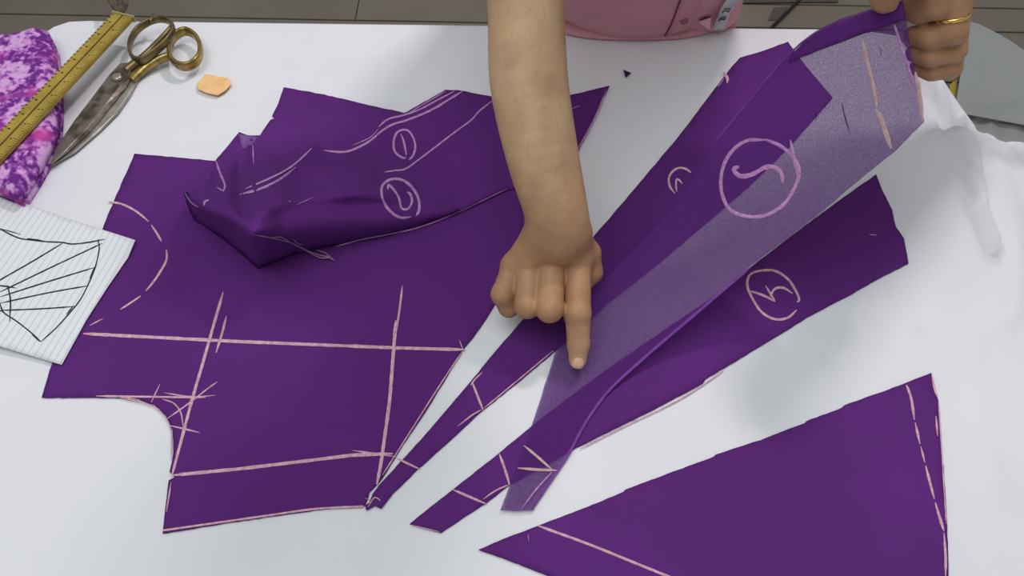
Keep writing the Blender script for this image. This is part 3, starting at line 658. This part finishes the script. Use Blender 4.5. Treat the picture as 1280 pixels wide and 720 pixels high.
n2 = N.new('ShaderNodeTexNoise'); n2.inputs['Scale'].default_value = 420; n2.inputs['Detail'].default_value = 2; L.new(tc.outputs['Object'], n2.inputs['Vector'])
bp = N.new('ShaderNodeBump'); bp.inputs['Strength'].default_value = .35; bp.inputs['Distance'].default_value = .0006; L.new(n2.outputs['Fac'], bp.inputs['Height']); L.new(bp.outputs[0], b.inputs['Normal'])
person = empty('person', (.17, 1.12, -.74), 'man in a pink shirt behind the table, pointing down and lifting the sheer panel', 'person')
v3 = lambda *a: np.array(P(*a), float)
shR = np.array((-.015, .89, .545)); shL = np.array((.365, .90, .545)); elR = np.array((.006, .752, .290)); elL = np.array((.535, .88, .33))
vdir = (0, -.53, .85)
# right arm and pointing hand
ar = Field()
ar.cap(shR, elR, .050, .040, .02).cap(elR, v3(657, 0, .25), .040, .0365, .02, vdir, .88)
spine = curve_pts([(*elR, .0385, .92), (*v3(657, 0, .25), .0362, .88), (*v3(661, 100, .205), .0372, .84), (*v3(677, 190, .165), .0345, .80), (*v3(692, 250, .135), .0312, .72), (*v3(699, 282, .114), .0296, .62), (*v3(699, 296, .098), .0285, .55)], 5)
for p_, q_ in zip(spine[:-1], spine[1:]): ar.cap(p_[:3], q_[:3], p_[3], q_[3], .0008, vdir, (p_[4] + q_[4]) / 2)
mc = [(v3(676, 292, .100), v3(641, 334, .062), .0165, .0122), (v3(690, 288, .104), v3(662, 329, .069), .0165, .0132), (v3(704, 287, .105), v3(690, 323, .073), .0165, .0138), (v3(719, 291, .100), v3(722, 326, .070), .0165, .0140)]
for n_i, (a, b_, r1, r2) in enumerate(mc): ar.cap(a, b_, r1, r2, .016 if n_i == 0 else .008)
ar.cap(v3(699, 292, .088), v3(684, 332, .050), .020, .019, .012)
ar.cap(v3(699, 292, .088), v3(714, 330, .050), .018, .016, .012)
for q_, r_ in (((641, 332, .0655), .0118), ((662, 328, .0725), .0128), ((690, 322, .0765), .0135), ((722, 325, .0735), .0138)): ar.ell(v3(*q_), (r_, r_, r_), .006)
ar.cap(v3(652, 340, .058), v3(722, 336, .060), .0125, .0125, .008)
def finger(F, pts, rad, k0=.005):
    for i in range(len(pts) - 1): F.cap(pts[i], pts[i + 1], rad[i], rad[i + 1], k0 if i == 0 else .003)
finger(ar, [v3(722, 326, .070), v3(722, 392, .052), v3(723, 430, .030), v3(722, 450, .0195)], [.0136, .0130, .0110, .0090], .0022)
ar.ell(v3(721, 391, .0545), (.0125, .0115, .0115), .004)
finger(ar, [v3(690, 323, .073), v3(687, 386, .062), v3(689, 384, .038), v3(688, 358, .030)], [.0134, .0134, .0118, .010], .0022)
finger(ar, [v3(662, 329, .069), v3(659, 382, .056), v3(662, 382, .034), v3(665, 358, .028)], [.0128, .0128, .0112, .0095], .0022)
finger(ar, [v3(641, 334, .062), v3(628, 368, .053), v3(636, 384, .036), v3(652, 374, .030)], [.0114, .0114, .0104, .009], .0022)
finger(ar, [v3(716, 294, .088), v3(735, 316, .068), v3(739, 340, .050), v3(724, 358, .038)], [.015, .0128, .0116, .010], .008)
# knuckle dimples: slight valleys between the metacarpal heads
R_ = ar.mesh(.0018)
# left arm and gripping hand
al = Field()
wl = v3(1196, -125, .385)
al.cap(shL, elL, .050, .040, .02).cap(elL, wl, .040, .028, .02)
ml_ = [(v3(1172, -42, .335)), (v3(1190, -42, .325)), (v3(1200, -30, .305)), (v3(1204, -15, .285))]
for q, r_ in zip(ml_, (.014, .0135, .0125, .0115)): al.cap(wl, q, .021, r_, .012)
al.cap(wl, (ml_[0] + ml_[2]) / 2, .024, .018, .012)
finger(al, [ml_[0], v3(1172, 6, .300), v3(1150, 14, .285), v3(1126, 12, .278)], [.0128, .0122, .0108, .0088], .004)
finger(al, [ml_[1], v3(1191, 38, .280), v3(1163, 46, .268), v3(1142, 44, .262)], [.0125, .0124, .0112, .0088], .003)
finger(al, [ml_[2], v3(1191, 62, .256), v3(1163, 69, .250), v3(1144, 66, .246)], [.0122, .0118, .0104, .0086], .003)
finger(al, [ml_[3], v3(1187, 84, .236), v3(1165, 88, .232), v3(1148, 84, .230)], [.0108, .0108, .0094, .0080], .003)
finger(al, [v3(1178, -100, .368), v3(1142, -66, .352), v3(1118, -30, .328), v3(1106, -2, .303)], [.017, .0150, .0136, .0125], .01)
L_ = al.mesh(.002)
# head and neck (local: face towards -y), then tilted down
hd = Field()
hd.ell((0, .0, .05), (.075, .094, .088), .02).ell((0, -.028, -.012), (.058, .068, .078), .03).cap((0, -.058, -.072), (0, -.052, -.066), .024, .026, .03)
hd.cap((0, .022, -.05), (0, .05, -.15), .054, .060, .03)
hd.cap((0, -.094, .028), (0, -.112, -.012), .007, .0125, .010).ell((0, -.108, -.016), (.017, .011, .009), .008)
hd.cap((-.045, -.080, .040), (.045, -.080, .040), .009, .009, .018)
for s in (-1, 1):
    hd.ell((s * .031, -.094, .020), (.018, .013, .011), .012, True)
    hd.ell((s * .040, -.070, -.018), (.022, .018, .018), .02)
    hd.ell((s * .078, .008, .005), (.008, .018, .030), .006); hd.ell((s * .086, .004, .007), (.006, .009, .018), .004, True)
hd.cap((-.020, -.094, -.042), (.020, -.094, -.042), .0062, .0062, .006).cap((-.016, -.093, -.052), (.016, -.093, -.052), .0072, .0072, .006)
hd.ell((0, -.103, -.0468), (.024, .010, .0012), .003, True)
HM = Matrix.Translation((.165, .80, .71)) @ Matrix.Rotation(math.radians(38), 4, 'X')
def tf(V): return np.array([tuple(HM @ Vector(v)) for v in V])
Vh, Qh = hd.mesh(.0035); H_ = (tf(Vh), Qh)
# trunk and legs (under the clothes)
bd_ = Field(); up_ = (0, 1, 0)
bd_.cap((.165, 1.13, -.02), (.165, 1.06, .12), .125, .125, .04, up_, .75).cap((.165, 1.06, .12), (.17, .98, .36), .125, .145, .04, up_, .72)
bd_.cap(shR, shL, .055, .055, .06).cap((.17, .95, .50), (.165, .875, .60), .06, .056, .04)
for s in (-1, 1):
    bd_.cap((.165 + s * .085, 1.13, -.03), (.165 + s * .095, 1.13, -.34), .078, .055, .03).cap((.165 + s * .095, 1.13, -.34), (.165 + s * .10, 1.15, -.66), .052, .036, .03)
B_ = bd_.mesh(.007)
vs, fs = join_parts([R_, L_, H_, B_])
body = link_mesh('body', vs, fs, M_skin, person)
tn = body.data.attributes.new('tan', 'FLOAT', 'POINT'); Va = np.array(vs, float)
dR = np.linalg.norm(Va - v3(690, 345, .06), axis=1); dL = np.linalg.norm(Va - v3(1180, 20, .29), axis=1)
tn.data.foreach_set('value', np.clip(np.maximum(1 - (dR - .05) / .08, 1.3 - (dL - .08) / .08) * np.array([1.0]), 0, 1).astype(np.float32))
md = body.modifiers.new('soften', 'SMOOTH'); md.factor = .5; md.iterations = 3
# nails
M_nail = mat('nail', (206, 164, 138), (214, 172, 148), 60, .35, spec=.4)
def nail(p, nrm, dirv, a, b_):
    nrm = Vector(nrm).normalized(); t = Vector(dirv); t = (t - nrm * t.dot(nrm)).normalized(); s = nrm.cross(t)
    vs = [Vector(p) + nrm * .0008]; fs = []
    for ring, (k, dz) in enumerate(((.5, .0005), (.85, -.0006), (1, -.0022))):
        for i in range(16):
            an = 2 * math.pi * i / 16; c_, s_ = math.cos(an), math.sin(an)
            c_ = math.copysign(abs(c_) ** .75, c_); s_ = math.copysign(abs(s_) ** .75, s_)
            vs.append(Vector(p) + t * (a * k * s_) + s * (b_ * k * c_) + nrm * (dz - .0022 * (c_ * k) ** 2))
    for i in range(16):
        j = (i + 1) % 16; fs.append((0, 1 + i, 1 + j))
        for r_ in (0, 1): fs.append((1 + r_ * 16 + i, 1 + r_ * 16 + j, 1 + (r_ + 1) * 16 + j, 1 + (r_ + 1) * 16 + i))
    return fix(link_mesh('fingernail', vs, fs, M_nail, person))
ti = P(722, 450, .0195); di = ti - P(723, 430, .030); nn = Vector((0, -.35, 1)); nn = (nn - di.normalized() * nn.dot(di.normalized())).normalized()
nail(ti + nn * .0088 - di.normalized() * .0005, nn, di, .0084, .0070)
tt = P(1106, -2, .303); dt = tt - P(1118, -30, .328); nt_ = Vector((0, -.2, 1)); nt_ = (nt_ - dt.normalized() * nt_.dot(dt.normalized())).normalized()
nail(tt + nt_ * .0120, nt_, dt, .0085, .0078)
# gold ring on the left hand
q0 = Vector(ml_[1]); q1 = P(1191, 38, .280); ax = (q1 - q0).normalized(); ctr = q0.lerp(q1, .80)
s_ = ax.cross(Vector((0, 0, 1))).normalized(); u_ = s_.cross(ax)
M_gold = mat('gold', (230, 190, 110), rough=.2, metal=1)
ring = sweep('finger_ring', [ctr + (s_ * math.cos(a) + u_ * math.sin(a)) * .0134 for a in [2 * math.pi * i / 28 for i in range(28)]], .0010, .0018, M_gold, person, True, up=tuple(ax), seg=8)
# fine dark hair on the forearm
M_hair = mat('dark_hair', (60, 44, 32), rough=.6)
vs = []; fs = []; rnd = random.Random(8); VR = R_[0]
cand = [i for i in range(0, len(VR), 5) if VR[i][1] > .52 and VR[i][1] < .74 and VR[i][2] > .10]
cen = [v3(657, 0, .25), v3(661, 100, .205), v3(677, 190, .165), v3(692, 250, .135), v3(699, 284, .114)]
for i in rnd.sample(cand, min(700, len(cand))):
    p = Vector(VR[i]); best = min(range(4), key=lambda k: (p - Vector((cen[k] + cen[k + 1]) / 2)).length)
    a = Vector(cen[best]); d = (Vector(cen[best + 1]) - a).normalized(); n_ = (p - a - d * (p - a).dot(d)).normalized()
    if n_.z < -.3: continue
    t = (d * .8 + n_ * .35 + Vector((rnd.uniform(-.6, .6), rnd.uniform(-.3, .3), 0))).normalized(); l_ = rnd.uniform(.003, .007); sd = t.cross(n_).normalized() * .00006
    b0 = len(vs); vs += [p - sd, p + sd, p + t * l_ * .6 + n_ * .0006 + sd * .7, p + t * l_ * .6 + n_ * .0006 - sd * .7, p + t * l_ + n_ * .0003]
    fs += [(b0, b0 + 1, b0 + 2, b0 + 3), (b0 + 3, b0 + 2, b0 + 4)]
ah = link_mesh('arm_hair', vs, fs, M_hair, person); ah['kind'] = 'stuff'
# hair, eyes
hh = Field(); hh.ell((0, .012, .062), (.083, .098, .088), .02).cap((0, .07, .0), (0, .06, -.04), .045, .035, .03)
Vq, Qq = hh.mesh(.004, clip=lambda x, y, z: (-(y + .060) * .9 - (.055 - z) * 0 - .0) * 1.0 + 0 * x + 0 * z)
ok = [tuple(q) for q in Qq]
hair = link_mesh('hair', [tuple(v) for v in tf(Vq)], [tuple(int(i) for i in q) for q in ok], mat('black_hair', (24, 20, 20), (36, 30, 28), 120, .5, bump=.6, bscale=300), person)
M_eye = mat('eye_white', (226, 222, 216), rough=.2); M_iris = mat('dark_iris', (40, 24, 16), rough=.2)
for s in (-1, 1):
    F = Field(); F.ell((s * .031, -.080, .020), (.0125, .0125, .0125)); Ve, Qe = F.mesh(.0022, margin=.006)
    ey = link_mesh('eye', [tuple(v) for v in tf(Ve)], [tuple(int(i) for i in q) for q in Qe], M_eye, person)
    F = Field(); F.ell((s * .031, -.0905, .018), (.0055, .0035, .0055)); Ve, Qe = F.mesh(.0012, margin=.004)
    pr = link_mesh('iris', [tuple(v) for v in tf(Ve)], [tuple(int(i) for i in q) for q in Qe], M_iris, None); pr.parent = ey
    sweep('eyebrow', [HM @ Vector((s * x, y, z)) for x, y, z in ((.014, -.0935, .044), (.03, -.093, .049), (.047, -.082, .045))], [.004, .0045, .002], [.002, .0025, .001], M_hair, person, seg=8)
# pink shirt
M_shirt = mat('pink_shirt_cotton', (204, 142, 154), (210, 150, 162), 7, .85, bump=.35, bscale=22, bdist=.006, spec=.15)
sh = Field()
sh.cap((.165, 1.045, .115), (.165, 1.02, .22), .165, .165, .03, up_, .80)
sh.cap((.246, .993, .10), (.246, .975, .36), .068, .07, .02).cap((.085, .993, .10), (.09, .975, .36), .068, .07, .02)
sh.cap((.165, 1.02, .22), (.17, .985, .38), .165, .170, .04, up_, .78)
sh.cap(shR + np.array((.02, .01, -.01)), shL + np.array((-.02, .01, -.01)), .068, .068, .06)
sh.cap(shR, shR + (elR - shR) * .68, .066, .060, .02).cap(shL, shL + (elL - shL) * .68, .066, .060, .02)
sh.cap((.168, 1.062, -.09), (.168, 1.055, .12), .146, .150, .012, up_, .66).cap((.262, 1.005, -.02), (.262, 1.0, .10), .047, .047, .012)
V1, Q1 = sh.mesh(.006, clip=lambda x, y, z: np.maximum(np.where(y < .99, .004, -.07) - z, -(np.sqrt((x - .166) ** 2 + (y - .86) ** 2 + ((z - .62) * .9) ** 2) - .078)) + 0 * x)
shirt = link_mesh('shirt', [tuple(v) for v in V1], [tuple(int(i) for i in q) for q in Q1], M_shirt, person)
md = shirt.modifiers.new('soften', 'SMOOTH'); md.factor = .5; md.iterations = 2
tl_ = []
tailp = [(.165 + .150 * math.copysign(abs(math.cos(a)) ** .7, math.cos(a)), 1.060 + .113 * math.copysign(abs(math.sin(a)) ** .8, math.sin(a))) for a in [math.radians(i * 6) for i in range(60)]]
pad('shirt_tail', tailp, .0015, .010, .008, M_shirt, person, .012)
# placket, button, folded corner
def front_y(x, z): 
    """front surface of the shirt at (x, z)"""
    ys = np.linspace(.80, 1.05, 251); D = sh.ev(np.full(251, x), ys, np.full(251, z)); i_ = int(np.argmax(D < 0)); return float(ys[i_])
def ribbon(name, pts, half, m_, par, off, bulge=.0006):
    vs = []; fs = []
    for i, (x, z) in enumerate(pts):
        for j in (-1, 0, 1):
            X = x + half * j; vs.append((X, front_y(X, z) - off - (bulge if j == 0 else 0), z))
        if i:
            b0 = 3 * (i - 1); fs += [(b0, b0 + 1, b0 + 4, b0 + 3), (b0 + 1, b0 + 2, b0 + 5, b0 + 4)]
    return solid(link_mesh(name, vs, fs, m_, par), .001, 0)
zs = [.010 + i * .012 for i in range(38)]
ribbon('placket', [(.218 + (z - .03) * .06 - .05 * sm((z - .12) / .4), z) for z in zs if z < .46], .014, M_shirt, person, .0012)
M_dark = mat('seam_shadow', (110, 58, 70), rough=.9)
ribbon('placket_seam_shadow', [(.2035 + (z - .03) * .06 - .05 * sm((z - .12) / .4), z) for z in zs if z < .46], .0008, M_dark, person, .0015)  # thin dark strip paints the shade along the placket edge
M_but = mat('pink_button', (140, 84, 98), rough=.4)
for z in (.047, .13, .21, .29, .37):
    x = .219 + (z - .03) * .06 - .05 * sm((z - .12) / .4); y = front_y(x, z) - .0035
    sweep('button', [(x, y + .002, z), (x, y, z), (x, y - .0005, z)], [.0058, .0056, .003], [.0058, .0056, .003], M_but, person, seg=16)
prism('shirt_fold', [P(873, 27, .040), P(889, 22, .048), P(887, 38, .030)], [P(875, 27, .030), P(889, 22, .036), P(887, 37, .020)], mat('light_pink', (204, 158, 168)), person)
sweep('shirt_collar', [(.165 + .068 * math.cos(a), .868 + .062 * math.sin(a), .598 + .012 * math.sin(a)) for a in [math.radians(-60 + 15 * i) for i in range(21)]], .006, .017, M_shirt, person, seg=10)
# trousers and shoes
tr_ = Field(); tr_.cap((.165, 1.135, -.035), (.165, 1.13, -.005), .158, .150, .03, up_, .76)
for s in (-1, 1): tr_.cap((.165 + s * .085, 1.135, -.06), (.165 + s * .098, 1.135, -.36), .088, .070, .03).cap((.165 + s * .098, 1.135, -.36), (.165 + s * .102, 1.15, -.67), .070, .062, .03)
V2, Q2 = tr_.mesh(.007, clip=lambda x, y, z: -.71 - z + 0 * x + 0 * y)
link_mesh('trousers', [tuple(v) for v in V2], [tuple(int(i) for i in q) for q in Q2], mat('dark_trousers', (48, 50, 62), rough=.9), person)
for s in (-1, 1):
    F = Field(); x = .165 + s * .105
    F.cap((x, 1.19, -.705), (x + s * .01, 1.07, -.712), .036, .034, .02).cap((x + s * .01, 1.07, -.712), (x + s * .015, .99, -.718), .038, .028, .02, (0, 0, 1), .8)
    V_, Q_ = F.mesh(.006, clip=lambda a, b_, c_: -.739 - c_ + 0 * a + 0 * b_)
    link_mesh('shoe', [tuple(v) for v in V_], [tuple(int(i) for i in q) for q in Q_], mat('brown_leather', (70, 46, 34), rough=.5), person)

# ------------------------------------------------------------ measuring tape hanging from the neck
M_tape = mat('grey_tape', (190, 188, 192), (198, 196, 200), 40, .6)
tape_pts = [(P(898, 36, .016).x, .94, .0165), (P(904, 24, .042).x, .930, .042), (P(912, 8, .075).x, .918, .075), (.292, .885, .14), (.285, .860, .22), (.268, .838, .32), (.250, .832, .42), (.236, .836, .50), (.232, .858, .575), (.225, .90, .613), (.19, .945, .625), (.14, .945, .625), (.105, .90, .613), (.10, .858, .575), (.095, .836, .50), (.085, .832, .42), (.08, .840, .32), (.085, .865, .22)]
tape_pts = [Vector(p) for p in curve_pts(tape_pts, 5)]
adj = []
for p in tape_pts:
    if p.z < .53 and p.y < .96:
        y_ = min(front_y(p.x + o_, p.z) for o_ in (-.0075, 0, .0085)) if p.z > .02 else front_y(p.x, .02)
        p = Vector((p.x, min(y_, .96) - .007, p.z))
    adj.append(p)
vs = []; fs = []
for i, p in enumerate(adj):
    t = (adj[min(i + 1, len(adj) - 1)] - adj[max(0, i - 1)]).normalized()
    o_ = Vector((.17, .96, p.z)) if p.z < .53 else Vector((.165, .875, .5)); n_ = (p - o_).normalized(); s_ = t.cross(n_).normalized()
    wf = sm((.20 - p.z) / .08); n_ = (n_ * (1 - wf) + Vector((.12, -1, .25)) * wf).normalized(); s_ = t.cross(n_).normalized()
    vs += [p - s_ * .0080, p + s_ * .0080]
    if i: fs.append((2 * i - 2, 2 * i - 1, 2 * i + 1, 2 * i))
tape = tag(solid(link_mesh('measuring_tape', vs, fs, M_tape), .0008, 0), 'grey measuring tape hanging down the front of the pink shirt', 'measuring tape')
def text(s, center, size, right, up__, parent, m_):
    cu = bpy.data.curves.new('t', 'FONT'); cu.body = s; cu.size = size; cu.align_x = 'CENTER'; cu.align_y = 'CENTER'; cu.extrude = .0002; cu.offset = 0
    o = bpy.data.objects.new('t', cu); C.objects.link(o); bpy.context.view_layer.update()
    me = bpy.data.meshes.new_from_object(o.evaluated_get(bpy.context.evaluated_depsgraph_get())); C.objects.unlink(o); bpy.data.objects.remove(o)
    r_ = Vector(right).normalized(); n_ = r_.cross(Vector(up__)).normalized(); u = n_.cross(r_)
    for v_ in me.vertices: v_.co = Vector(center) + r_ * v_.co.x + u * v_.co.y + n_ * v_.co.z
    me.materials.clear(); me.materials.append(m_); q = bpy.data.objects.new('printed_number', me); C.objects.link(q); q.parent = parent; return q
for s_t, tz in (('21', .066), ('20', .040)):
    k = min(range(len(adj)), key=lambda i: abs(adj[i].z - tz)); p = adj[k].copy()
    if k + 1 < len(adj): 
        lo2, hi2 = (k, k + 1) if adj[k].z <= tz else (max(0, k - 1), k)
        if hi2 > lo2: p = adj[lo2].lerp(adj[hi2], (tz - adj[lo2].z) / max(1e-6, adj[hi2].z - adj[lo2].z))
    t = (adj[min(k + 1, len(adj) - 1)] - adj[max(0, k - 1)]).normalized(); n_ = Vector((.55, -.8, .1)); n_ = Vector((.12, -1, .25)).normalized()
    text(s_t, p + n_ * .0020, .0130, t, n_.cross(t), tape, M_black)
